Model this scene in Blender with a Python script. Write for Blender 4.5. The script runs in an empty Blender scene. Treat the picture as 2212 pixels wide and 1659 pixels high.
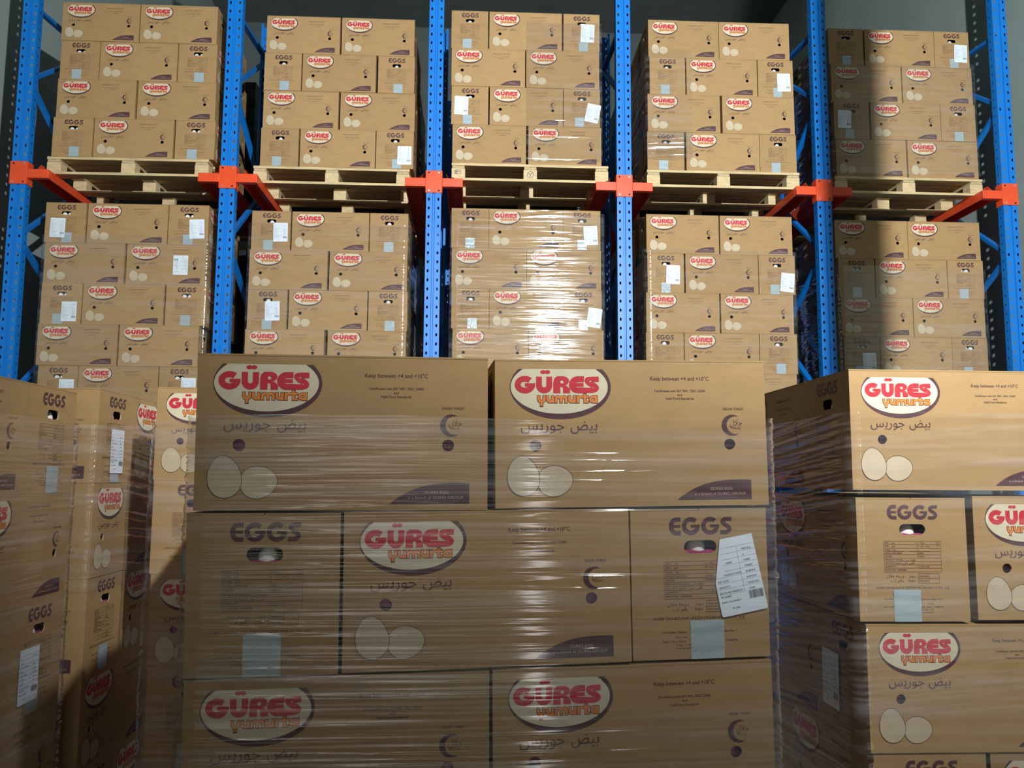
import bpy, math, random
from mathutils import Vector, Matrix, noise
random.seed(7)
S = bpy.context.scene
COL = S.collection

# ------------------------------------------------------------------ camera, light, exposure
PITCH, YAW, ROLL = 0.11099, 0.04477, 0.00657
CAM = Vector((0, 0, 1.5))
cp, sp, cy, sy, cr, sr = math.cos(PITCH), math.sin(PITCH), math.cos(YAW), math.sin(YAW), math.cos(ROLL), math.sin(ROLL)
fw = Vector((sy * cp, cy * cp, sp)); rt = Vector((cy, -sy, 0)); up = rt.cross(fw)
r2 = rt * cr + up * sr; u2 = -rt * sr + up * cr
cam = bpy.data.cameras.new('camera'); camo = bpy.data.objects.new('camera', cam); COL.objects.link(camo)
m = Matrix((r2, u2, -fw)).transposed().to_4x4(); m.translation = CAM; camo.matrix_world = m
cam.sensor_fit = 'HORIZONTAL'; cam.sensor_width = 36; cam.lens = 36 * 1830 / 2212
cam.clip_start = .05; cam.clip_end = 100
S.camera = camo
S.view_settings.view_transform = 'Standard'; S.view_settings.look = 'None'
S.view_settings.gamma = 1; S.view_settings.use_curve_mapping = False
S.view_settings.exposure = 0.0
w = bpy.data.worlds.new('world'); S.world = w; w.use_nodes = True
w.node_tree.nodes['Background'].inputs[0].default_value = (.75, .85, .9, 1)
w.node_tree.nodes['Background'].inputs[1].default_value = 0.008

def spot(name, loc, aim, power, size, blend, radius, color):
    l = bpy.data.lights.new(name, 'SPOT'); l.energy = power; l.spot_size = size; l.spot_blend = blend
    l.shadow_soft_size = radius; l.color = color
    o = bpy.data.objects.new(name, l); COL.objects.link(o); o.location = loc
    o.rotation_euler = (Vector(aim) - Vector(loc)).to_track_quat('-Z', 'Y').to_euler()
    return o
def area(name, loc, aim, power, sx, sy_, color):
    l = bpy.data.lights.new(name, 'AREA'); l.shape = 'RECTANGLE'; l.size = sx; l.size_y = sy_; l.energy = power; l.color = color
    o = bpy.data.objects.new(name, l); COL.objects.link(o); o.location = loc
    o.rotation_euler = (Vector(aim) - Vector(loc)).to_track_quat('-Z', 'Y').to_euler()
    return o
spot('work_lamp', (1.22, -.3, 4.05), (1.15, 6.7, 4.15), 2850, math.radians(122), 1.0, .045, (.90, .965, 1.0))
area('fill_light', (-1.0, -3.6, 5.6), (.2, 3, 1.2), 8, .5, 1.6, (1.0, .97, .88))  # weak unseen fill, added to lift the shadows

# ------------------------------------------------------------------ materials
def mat(name, col, rough=.6, metal=0, noise_amt=0, scale=20, stretch=(1, 1, 1), bump=0, bscale=60, spec=.5, rnd=0):
    m = bpy.data.materials.new(name); m.use_nodes = True; nt = m.node_tree; N = nt.nodes; L = nt.links
    b = N['Principled BSDF']; b.inputs['Roughness'].default_value = rough; b.inputs['Metallic'].default_value = metal
    b.inputs['Specular IOR Level'].default_value = spec
    b.inputs['Base Color'].default_value = (*col, 1)
    tc = N.new('ShaderNodeTexCoord'); mp = N.new('ShaderNodeMapping'); mp.inputs['Scale'].default_value = stretch
    L.new(tc.outputs['Object'], mp.inputs['Vector'])
    if noise_amt or rnd:
        n = N.new('ShaderNodeTexNoise'); n.inputs['Scale'].default_value = scale; n.inputs['Detail'].default_value = 5
        L.new(mp.outputs[0], n.inputs['Vector'])
        hs = N.new('ShaderNodeHueSaturation'); hs.inputs['Color'].default_value = (*col, 1)
        mr = N.new('ShaderNodeMapRange'); mr.inputs['From Min'].default_value = .3; mr.inputs['From Max'].default_value = .7
        mr.inputs['To Min'].default_value = 1 - noise_amt; mr.inputs['To Max'].default_value = 1 + noise_amt
        L.new(n.outputs[0], mr.inputs[0])
        if rnd:
            oi = N.new('ShaderNodeObjectInfo'); mm = N.new('ShaderNodeMath'); mm.operation = 'MULTIPLY_ADD'
            mm.inputs[1].default_value = rnd * 2; mm.inputs[2].default_value = 1 - rnd
            L.new(oi.outputs['Random'], mm.inputs[0]); m2 = N.new('ShaderNodeMath'); m2.operation = 'MULTIPLY'
            L.new(mm.outputs[0], m2.inputs[0]); L.new(mr.outputs[0], m2.inputs[1]); L.new(m2.outputs[0], hs.inputs['Value'])
        else:
            L.new(mr.outputs[0], hs.inputs['Value'])
        L.new(hs.outputs[0], b.inputs['Base Color'])
    if bump:
        n2 = N.new('ShaderNodeTexNoise'); n2.inputs['Scale'].default_value = bscale; n2.inputs['Detail'].default_value = 4
        L.new(mp.outputs[0], n2.inputs['Vector']); bp = N.new('ShaderNodeBump'); bp.inputs['Strength'].default_value = bump
        bp.inputs['Distance'].default_value = .01; L.new(n2.outputs[0], bp.inputs['Height']); L.new(bp.outputs[0], b.inputs['Normal'])
    return m

KRAFT = mat('kraft_board', (.405, .248, .108), .72, noise_amt=.06, scale=9, stretch=(1, 1, 2.5), bump=.04, bscale=90, spec=.25, rnd=.05)
EDGE = mat('board_edge', (.56, .38, .20), .85, noise_amt=.12, scale=60)
BROWN = mat('brown_ink', (.095, .042, .045), .6, noise_amt=.08, scale=40, spec=.3)
RED = mat('red_ink', (.56, .035, .045), .55, noise_amt=.05, scale=40, spec=.3)
ORANGE = mat('orange_ink', (.72, .22, .045), .55, spec=.3)
CREAM = mat('cream_ink', (.66, .57, .40), .6, noise_amt=.04, scale=30, spec=.3)
EGGINK = mat('egg_print', (.55, .44, .29), .6, noise_amt=.04, scale=30, spec=.3)
TAN = mat('pale_lettering', (.45, .33, .24), .6)
SILVER = mat('silver_tape', (.38, .45, .46), .28, noise_amt=.05, scale=25, bump=.25, bscale=35, spec=.7)
PAPER = mat('label_paper', (.80, .86, .92), .5, spec=.4)
INK = mat('black_ink', (.10, .11, .14), .6)
PINK = mat('pink_pulp', (.42, .055, .17), .8, noise_amt=.1, scale=50, bump=.3, bscale=120)
SHELL = mat('egg_shell', (.84, .80, .74), .45)
WOOD = mat('pallet_wood', (.62, .46, .24), .75, noise_amt=.22, scale=6, stretch=(1, 9, 9), bump=.25, bscale=20)
WOODY = mat('pallet_cross_wood', (.52, .40, .22), .8, noise_amt=.25, scale=6, stretch=(9, 1, 9), bump=.25, bscale=20)
BLOCK = mat('pallet_block_wood', (.66, .49, .27), .8, noise_amt=.18, scale=14, stretch=(1, 1, 6), bump=.2, bscale=30)
BLUE = mat('blue_paint', (.003, .185, .62), .42, noise_amt=.07, scale=5, bump=.03, bscale=60)
REDP = mat('orange_red_paint', (.83, .085, .022), .38, noise_amt=.09, scale=7, bump=.05, bscale=40)
BOLT = mat('bolt_zinc', (.7, .68, .64), .35, metal=.8)
DARK = mat('dark_void', (.01, .01, .012), .8)
WALLM = mat('panel_wall', (.40, .48, .44), .55, noise_amt=.05, scale=2)

def wall_mat(name, col, axis):
    m = mat(name, col, .5, noise_amt=.05, scale=1.5); nt = m.node_tree; N = nt.nodes; L = nt.links; b = N['Principled BSDF']
    tc = N.new('ShaderNodeTexCoord'); wv = N.new('ShaderNodeTexWave'); wv.bands_direction = axis; wv.inputs['Scale'].default_value = 3.0
    wv.wave_profile = 'TRI'; L.new(tc.outputs['Object'], wv.inputs['Vector'])
    bp = N.new('ShaderNodeBump'); bp.inputs['Strength'].default_value = .12; bp.inputs['Distance'].default_value = .01
    L.new(wv.outputs[0], bp.inputs['Height']); L.new(bp.outputs[0], b.inputs['Normal']); return m
CEILM = wall_mat('ribbed_ceiling', (.15, .17, .16), 'Y')
BACKM = wall_mat('ribbed_wall', (.16, .19, .18), 'Z')
def floor_mat():
    m = mat('concrete_floor', (.22, .215, .20), .45, noise_amt=.2, scale=2.5, bump=.15, bscale=25); return m
FLOORM = floor_mat()

def film_mat(name, gloss, haze, sx, sz, bump, rough):
    m = bpy.data.materials.new(name); m.use_nodes = True; nt = m.node_tree; N = nt.nodes; L = nt.links; N.clear()
    out = N.new('ShaderNodeOutputMaterial'); tr = N.new('ShaderNodeBsdfTransparent'); tr.inputs[0].default_value = (.985, .985, .985, 1)
    gl = N.new('ShaderNodeBsdfGlossy'); gl.inputs['Roughness'].default_value = rough; gl.inputs['Color'].default_value = (1, 1, 1, 1)
    df = N.new('ShaderNodeBsdfDiffuse'); df.inputs['Color'].default_value = (.8, .8, .82, 1)
    tc = N.new('ShaderNodeTexCoord'); mp = N.new('ShaderNodeMapping'); mp.inputs['Scale'].default_value = (sx, sx, sz); mp.inputs['Rotation'].default_value = (.02, .03, 0)
    L.new(tc.outputs['Object'], mp.inputs[0])
    n = N.new('ShaderNodeTexNoise'); n.inputs['Scale'].default_value = 1; n.inputs['Detail'].default_value = 2; n.inputs['Distortion'].default_value = .3
    L.new(mp.outputs[0], n.inputs['Vector'])
    bp = N.new('ShaderNodeBump'); bp.inputs['Strength'].default_value = bump; bp.inputs['Distance'].default_value = .004
    L.new(n.outputs[0], bp.inputs['Height']); L.new(bp.outputs[0], gl.inputs['Normal'])
    lw = N.new('ShaderNodeLayerWeight'); lw.inputs['Blend'].default_value = .5; fr = N.new('ShaderNodeMath'); fr.operation = 'POWER'; fr.inputs[1].default_value = 4.5; L.new(lw.outputs['Facing'], fr.inputs[0])
    mm = N.new('ShaderNodeMath'); mm.operation = 'MULTIPLY_ADD'; mm.inputs[1].default_value = .55; mm.inputs[2].default_value = gloss
    L.new(fr.outputs[0], mm.inputs[0]); mm.use_clamp = True
    # places where several layers of film lie on each other are a little milkier
    n3 = N.new('ShaderNodeTexNoise'); n3.inputs['Scale'].default_value = 2.0; n3.inputs['Detail'].default_value = 5
    mp3 = N.new('ShaderNodeMapping'); mp3.inputs['Scale'].default_value = (.7, .7, 14); L.new(tc.outputs['Object'], mp3.inputs[0]); L.new(mp3.outputs[0], n3.inputs['Vector'])
    r3 = N.new('ShaderNodeMapRange'); r3.inputs['From Min'].default_value = .42; r3.inputs['From Max'].default_value = .78
    r3.inputs['To Min'].default_value = haze * .25; r3.inputs['To Max'].default_value = haze * 4; L.new(n3.outputs[0], r3.inputs[0])
    m1 = N.new('ShaderNodeMixShader'); L.new(r3.outputs[0], m1.inputs[0]); L.new(tr.outputs[0], m1.inputs[1]); L.new(df.outputs[0], m1.inputs[2])
    m2 = N.new('ShaderNodeMixShader'); L.new(mm.outputs[0], m2.inputs[0]); L.new(m1.outputs[0], m2.inputs[1]); L.new(gl.outputs[0], m2.inputs[2])
    L.new(m2.outputs[0], out.inputs[0]); return m
FILM = film_mat('stretch_film', .05, .045, 2, 150, .25, .07)
FILMMID = film_mat('stretch_film_taut', .10, .03, 2, 80, .25, .065)
FILMFAR = film_mat('stretch_film_loose', .045, .025, 2, 80, .2, .06)

# ------------------------------------------------------------------ mesh helpers
class MB:
    def __init__(s): s.v = []; s.f = []; s.m = []; s.mats = []
    def mi(s, mt):
        if mt not in s.mats: s.mats.append(mt)
        return s.mats.index(mt)
    def add(s, vs, fs, mt, xf=None):
        b = len(s.v); k = s.mi(mt)
        for v in vs:
            s.v.append(tuple(xf(v)) if xf else tuple(v))
        for f in fs: s.f.append([b + i for i in f]); s.m.append(k)
    def box(s, x0, y0, z0, x1, y1, z1, mt):
        vs = [(x, y, z) for z in (z0, z1) for y in (y0, y1) for x in (x0, x1)]
        fs = [(0, 2, 3, 1), (4, 5, 7, 6), (0, 1, 5, 4), (2, 6, 7, 3), (0, 4, 6, 2), (1, 3, 7, 5)]
        s.add(vs, fs, mt)
    def bar(s, a, b, w, h, mt, upv=Vector((0, 0, 1))):
        a = Vector(a); b = Vector(b); d = (b - a).normalized(); sd = d.cross(upv).normalized() * (w / 2); u = sd.cross(d).normalized() * (h / 2)
        vs = [p + i * sd + j * u for p in (a, b) for j in (-1, 1) for i in (-1, 1)]
        s.add(vs, [(0, 2, 3, 1), (4, 5, 7, 6), (0, 1, 5, 4), (2, 6, 7, 3), (0, 4, 6, 2), (1, 3, 7, 5)], mt)
    def cyl(s, c, r, l, axis, mt, n=14):
        c = Vector(c); ax = Vector(axis).normalized(); t = ax.orthogonal().normalized(); t2 = ax.cross(t)
        vs = [c + ax * e + (t * math.cos(2 * math.pi * i / n) + t2 * math.sin(2 * math.pi * i / n)) * r for e in (0, l) for i in range(n)]
        fs = [(i, (i + 1) % n, n + (i + 1) % n, n + i) for i in range(n)] + [list(range(n))[::-1], [n + i for i in range(n)]]
        s.add(vs, fs, mt)
    def mesh(s, name):
        me = bpy.data.meshes.new(name); me.from_pydata(s.v, [], s.f)
        for mt in s.mats: me.materials.append(mt)
        me.polygons.foreach_set('material_index', s.m); me.update(); return me
    def build(s, name, parent=None, bevel=0, **k):
        return link(name, s.mesh(name), parent, bevel, **k)
def link(name, me, parent=None, bevel=0, label=None, cat=None, group=None, kind=None):
    o = bpy.data.objects.new(name, me); COL.objects.link(o)
    if parent: o.parent = parent
    if bevel:
        b = o.modifiers.new('bevel', 'BEVEL'); b.width = bevel; b.segments = 2; b.limit_method = 'ANGLE'
    tag(o, label, cat, group, kind); return o
def tag(o, label=None, cat=None, group=None, kind=None):
    for k, v in (('label', label), ('category', cat), ('group', group), ('kind', kind)):
        if v: o[k] = v
def smooth(me):
    me.polygons.foreach_set('use_smooth', [True] * len(me.polygons))

_dg = bpy.context.evaluated_depsgraph_get
def _tomesh(c):
    o = bpy.data.objects.new('tmp', c); COL.objects.link(o)
    me = bpy.data.meshes.new_from_object(o.evaluated_get(_dg()))
    vs = [tuple(v.co) for v in me.vertices]; fs = [tuple(p.vertices) for p in me.polygons]
    bpy.data.objects.remove(o); bpy.data.curves.remove(c); bpy.data.meshes.remove(me); return vs, fs
def text(s, size, off=0, align='LEFT', res=2, width=None):
    res = max(res, 2)
    c = bpy.data.curves.new('t', 'FONT'); c.body = s; c.size = size; c.align_x = align; c.resolution_u = res
    vs, fs = _tomesh(c)
    if width and vs:
        a = min(v[0] for v in vs); b = max(v[0] for v in vs); k = width / max(b - a, 1e-6)
        vs = [((v[0] - (a if align == 'LEFT' else 0)) * k, v[1], v[2]) for v in vs]
    par = list(range(len(vs)))            # lift each glyph by microns so that joined glyphs never share a plane
    def root(i):
        while par[i] != i: par[i] = par[par[i]]; i = par[i]
        return i
    for f in fs:
        r = root(f[0])
        for q in f[1:]: par[root(q)] = r
    ids = {}; vs = [(v[0], v[1], 8e-6 * (ids.setdefault(root(i), len(ids)) % 5)) for i, v in enumerate(vs)]
    if off:
        n = len(vs); vs = vs + [(v[0] + off * size * 1.6, v[1], v[2] + 4.5e-5) for v in vs]; fs = list(fs) + [tuple(q + n for q in f) for f in fs]
    return vs, fs
def fill(loops):
    c = bpy.data.curves.new('c', 'CURVE'); c.dimensions = '2D'; c.fill_mode = 'BOTH'
    for lp in loops:
        sp_ = c.splines.new('POLY'); sp_.points.add(len(lp) - 1); sp_.use_cyclic_u = True
        for i, p in enumerate(lp): sp_.points[i].co = (p[0], p[1], 0, 1)
    return _tomesh(c)
def ell(cx, cy, rx, ry, n=48, a0=0, a1=360):
    full = abs(a1 - a0) >= 360; k = n if full else n + 1
    return [(cx + rx * math.cos(math.radians(a0 + (a1 - a0) * i / n)), cy + ry * math.sin(math.radians(a0 + (a1 - a0) * i / n))) for i in range(k)]
def stroke(pts, w, caps=0):
    P = [Vector((p[0], p[1])) for p in pts]; L_, R_ = [], []
    for i, p in enumerate(P):
        a = P[max(i - 1, 0)]; b = P[min(i + 1, len(P) - 1)]; d = (b - a)
        if d.length == 0: d = Vector((1, 0))
        d.normalize(); n = Vector((-d.y, d.x))
        L_.append(p + n * w / 2); R_.append(p - n * w / 2)
    poly = [tuple(q) for q in L_] + [tuple(q) for q in reversed(R_)]
    out = [poly]
    if caps: out += [ell(p.x, p.y, w / 2, w / 2, 14) for p in (P[0], P[-1])]
    return out
def spl(pts, n=8):
    out = []; P = [pts[0]] + list(pts) + [pts[-1]]
    for i in range(1, len(P) - 2):
        a, b, c, d = P[i - 1], P[i], P[i + 1], P[i + 2]
        for k in range(n):
            t = k / n
            out.append(tuple(.5 * (2 * b[j] + (c[j] - a[j]) * t + (2 * a[j] - 5 * b[j] + 4 * c[j] - d[j]) * t * t + (3 * b[j] - a[j] - 3 * c[j] + d[j]) * t ** 3) for j in (0, 1)))
    out.append(tuple(pts[-1])); return out

# heavy rounded display letters; box origin lower left, size w x h, stroke t. returns list of loop groups (each filled on its own)
def glyph(ch, w_, h, t):
    G = []
    cx, cy_ = w_ / 2, h / 2; rx, ry = (w_ - t) / 2, (h - t) / 2
    if ch == 'G':
        G.append(stroke(ell(cx, cy_, rx, ry, 44, 46, 352), t)); G.append([[(cx, cy_ - t * .32), (w_, cy_ - t * .32), (w_, cy_ + t * .26), (cx, cy_ + t * .26)]])
    elif ch == 'E':
        G.append(stroke([(w_, h - t / 2)] + ell(cx + rx * .35, cy_, rx * 1.35, ry, 30, 90, 270) + [(w_, t / 2)], t))
        G.append([[(cx * .6, cy_ - t * .3), (w_ * .97, cy_ - t * .3), (w_ * .97, cy_ + t * .3), (cx * .6, cy_ + t * .3)]])
    elif ch == 'S':
        G.append(stroke([(w_ * .98, h - t / 2)] + spl([(w_ * .5, h - t / 2), (w_ * .22, h * .78), (w_ * .34, h * .60), (w_ * .68, h * .44), (w_ * .80, h * .28), (w_ * .56, t / 2)]) + [(0.0, t / 2)], t * .9))
    elif ch == 'R':
        body = [(0, 0), (0, h * .55)] + [(cx * 1.0 + cx * math.cos(a), h * .52 + h * .48 * math.sin(a)) for a in [math.pi - math.pi * i / 20 for i in range(0, 21)]]
        body = [(0, 0), (0, h * .6), (w_ * .06, h * .85), (w_ * .22, h * .99), (w_ * .55, h)] + [(w_ * .55 + w_ * .40 * math.sin(math.pi * i / 12), h * .72 + h * .28 * math.cos(math.pi * i / 12)) for i in range(1, 12)] + [(w_ * .80, h * .44), (w_, h * .25), (w_, 0), (w_ * .58, 0), (w_ * .58, h * .33), (w_ * .46, h * .38), (w_ * .42, h * .33), (w_ * .42, 0)]
        G.append([body, ell(w_ * .52, h * .66, w_ * .10, h * .10, 16)])
    elif ch in 'Uuy':
        rr = min(w_ / 2, h * .5); ri = max((w_ - 2 * t) / 2, w_ * .04); q = t * 1.05
        outer = [(w_, h), (0, h)] + [(cx - w_ / 2 * math.cos(a), rr - rr * math.sin(a)) for a in [math.pi * i / 20 for i in range(21)]]
        if ch == 'u': outer = [(w_, h), (0, h)] + [(cx - w_ / 2 * math.cos(a), rr - rr * math.sin(a)) for a in [math.pi * i / 20 for i in range(11)]] + [(w_, 0)]
        inner = [(cx + ri, h), (cx + ri, q + ri)] + [(cx + ri * math.cos(a), q + ri - ri * math.sin(a)) for a in [math.pi * i / 12 for i in range(1, 12)]] + [(cx - ri, q + ri), (cx - ri, h)]
        poly = [(w_, h)] + inner + [(0, h)] + outer[2:]
        if ch == 'y':
            k = len(poly) - 21; left = [p for p in poly[k:] if p[0] < cx - t / 2]; right = [p for p in poly[k:] if p[0] > cx + t / 2]
            poly = poly[:k] + left + [(cx - t / 2, 0), (cx - t / 2, -h * .42), (cx + t / 2, -h * .42), (cx + t / 2, 0)] + right
        G.append([poly])
    elif ch == 'm':
        sw = (w_ - 3 * t) / 2; r = min(w_ * .25, h * .5); poly = [(0, 0), (0, h - r)] + [(r - r * math.cos(a), h - r + r * math.sin(a)) for a in [math.pi / 2 * i / 8 for i in range(1, 9)]]
        poly += [(cx, h - t * .15)] + [(w_ - r + r * math.sin(a), h - r + r * math.cos(a)) for a in [math.pi / 2 * i / 8 for i in range(9)]] + [(w_, 0)]
        for k in (1, 0):
            x0 = t + k * (sw + t); x1 = x0 + sw; zt = h - t * 1.05; rr = sw / 2
            poly += [(x1, 0), (x1, zt - rr)] + [(x1 - rr + rr * math.cos(a), zt - rr + rr * math.sin(a)) for a in [math.pi * i / 8 for i in range(1, 8)]] + [(x0, zt - rr), (x0, 0)]
        G.append([poly])
    elif ch == 'r':
        G.append([[(0, 0), (t, 0), (t, h * .5), (t * 1.3, h * .68), (w_, h - t), (w_, h), (t * 1.6, h), (t, h * .9), (t, h), (0, h)]])
    elif ch == 't':
        a0, a1 = w_ * .2, w_ * .2 + t; G.append([[(a0, 0), (w_, 0), (w_, t * .8), (a1, t * .8), (a1, h - t * .9), (w_, h - t * .9), (w_, h), (a1, h), (a1, h * 1.25), (a0, h * 1.25), (a0, h), (0, h), (0, h - t * .9), (a0, h - t * .9)]])
    elif ch == 'a':
        ri = max(rx - t / 2, w_ * .08); rj = max(ry - t / 2, h * .08)
        G.append([[(w_, 0), (w_, h)] + [(cx + cx * math.cos(a), cy_ + cy_ * math.sin(a)) for a in [math.pi / 2 + math.pi * i / 20 for i in range(21)]], ell(cx, cy_, ri, rj, 20)])
    return G
def word(items, grow=0):
    """items: (ch, x, y, w, h, t) -> filled pieces"""
    out = []
    for ch, x, y, w_, h, t in items:
        for loops in glyph(ch, w_, h, t):
            # stroke loops with a ring need the hole kept: even-odd fill of a self-touching ribbon works piecewise
            out.append([[(px + x, py + y) for px, py in lp] for lp in loops])
    return out

# ------------------------------------------------------------------ artwork of the two carton faces (u right, v up from the lower edge, metres)
LW, EW, BH = .600, .300, .3265
def pxL(x, y): return ((x - 30) / 2095 * LW, BH - (y - 60) / 1120 * BH)
def pxE(x, y): return ((x - 45) / 1435 * EW, BH - (y - 85) / 1515 * BH)
KL = LW / 2095; KE = EW / 1435
ART_L, ART_E = [], []      # (layer, material, verts, faces)
def put(A, layer, mt, vf, dx=0, dy=0, k=1):
    vs, fs = vf; put.n = (getattr(put, 'n', 0) + 1) % 30; layer += put.n * .025      # no two prints share a plane exactly
    A.append((layer, mt, [(v[0] * k + dx, v[1] * k + dy, v[2] if len(v) > 2 else 0) for v in vs], fs))
def ribbon(pts, w, closed=False):
    """quads along a centreline"""
    n = len(pts); L_ = []; 
    for i, p in enumerate(pts):
        a = pts[(i - 1) % n] if closed else pts[max(i - 1, 0)]; b = pts[(i + 1) % n] if closed else pts[min(i + 1, n - 1)]
        d = Vector((b[0] - a[0], b[1] - a[1])); d.normalize(); L_ += [(p[0] - d.y * w / 2, p[1] + d.x * w / 2), (p[0] + d.y * w / 2, p[1] - d.x * w / 2)]
    m_ = n if closed else n - 1
    return L_, [(2 * i, 2 * i + 1, (2 * i + 3) % (2 * n), (2 * i + 2) % (2 * n)) for i in range(m_)]

def art_L():
    A = ART_L
    def cut_ell(cx, cy_, rx, ry, ytop):
        a = math.asin((cy_ - ytop) / ry); p = []
        for i in range(61):
            th = -a + (math.pi + 2 * a) * i / 60     # y down in pixels: sweep through the bottom
            p.append(pxL(cx + rx * math.cos(th), cy_ + ry * math.sin(th)))
        return p
    put(A, 1, BROWN, fill([cut_ell(527, 270, 385, 246, 133)]))
    put(A, 2, CREAM, fill([cut_ell(518, 270, 370, 205, 133)]))
    X = lambda x: pxL(x, 0)[0]; Yb = lambda y: pxL(0, y)[1]
    H_ = 133 * KL
    items = [('G', X(178), Yb(320), 155 * KL, 136 * KL, 45 * KL), ('U', X(340), Yb(319), 122 * KL, 130 * KL, 44 * KL), ('R', X(470), Yb(318), 128 * KL, 133 * KL, 46 * KL),
             ('E', X(590), Yb(318), 116 * KL, 133 * KL, 46 * KL), ('S', X(706), Yb(318), 116 * KL, 133 * KL, 46 * KL)]
    for lp in word(items):
        put(A, 3, RED, fill(lp))
    for ex in (393, 427): put(A, 3, RED, fill([ell(*pxL(ex, 156), 21 * KL, 15 * KL, 20)]))
    for (x0, x1, ch) in ((350, 410, 'y'), (416, 474, 'u'), (480, 576, 'm'), (582, 640, 'u'), (646, 690, 'r'), (690, 738, 't'), (742, 806, 'a')):
        for grow, mt, lay in ((1, BROWN, 3), (0, ORANGE, 4)):
            g = 4 * KL * grow
            for lp in word([(ch, X(x0) - g, Yb(392) - g, (x1 - x0) * KL + 2 * g, 56 * KL + 2 * g, 19 * KL + 2 * g)]):
                put(A, lay, mt, fill(lp))
    # arabic line, in two words
    put(A, 1, BROWN, text('\uFEB2\uFEF3\uFEAD\uFEEE\uFE9F', 118 * KL, .002, 'LEFT', 2, 330 * KL), X(222), Yb(600))
    put(A, 1, BROWN, text('\uFEBE\uFEF4\uFE91', 118 * KL, .002, 'LEFT', 2, 205 * KL), X(598), Yb(600))
    # eggs
    def eggo(cx, cy_, rx, ry, ang, k):
        p = []
        for i in range(56):
            a = 2 * math.pi * i / 56; ex = rx * math.cos(a) * (1 - k * math.sin(a)); ey = ry * math.sin(a)
            c_, s_ = math.cos(math.radians(ang)), math.sin(math.radians(ang)); qx, qy = pxL(cx, cy_)
            p.append((qx + (ex * c_ - ey * s_) * KL, qy + (ex * s_ + ey * c_) * KL))
        return p
    e2 = eggo(478, 980, 118, 133, -82, .10); e1 = eggo(237, 942, 119, 153, 8, .12)
    put(A, 1, EGGINK, fill([e2])); put(A, 2, BROWN, ribbon(e2, 4 * KL, True)); put(A, 3, EGGINK, fill([e1])); put(A, 4, BROWN, ribbon(e1, 4 * KL, True))
    put(A, 1, BROWN, text('Keep between +4 and +10°C', 44 * KL, .018, 'LEFT', 2, 460 * KL), X(1220), Yb(217))
    for s, y, wd in (('Certificated with ISO 9001, FSSC 22000', 307, 400), ('and', 337, 38), ('Halal Food Standards.', 366, 224)):
        put(A, 1, BROWN, text(s, 26 * KL, .02, 'CENTER', 1, wd * KL), X(1449), Yb(y))
    put(A, 1, BROWN, text('ORIGIN: TURKEY', 27 * KL, .01, 'CENTER', 1, 168 * KL), X(1867), Yb(448))
    o = ell(*pxL(1856, 565), 84 * KL, 83 * KL, 40, 55, 305); i_ = ell(*pxL(1884, 564), 72 * KL, 70 * KL, 40, 287, 73)
    put(A, 1, BROWN, fill([o + i_]))
    put(A, 1, BROWN, text('\uFEDD\uFEFC\uFEA3', 62 * KL, 0, 'CENTER', 1, 96 * KL), X(1886), Yb(566))
    put(A, 1, BROWN, text('HALAL', 24 * KL, 0, 'CENTER', 1, 80 * KL), X(1884), Yb(594))
    b = [pxL(*p) for p in [(1408, 1135)] + spl([(1440, 1108), (1560, 1040), (1700, 998), (1850, 984), (1990, 986)], 6) + [(1990, 1135)]]
    put(A, 1, BROWN, fill([b]))
    put(A, 2, TAN, text('GURES EGG', 31 * KL, .012, 'CENTER', 1, 172 * KL), X(1752), Yb(1062))
    put(A, 2, TAN, text('is a brand of GURES GROUP.', 31 * KL, .012, 'CENTER', 1, 408 * KL), X(1746), Yb(1101))
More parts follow.
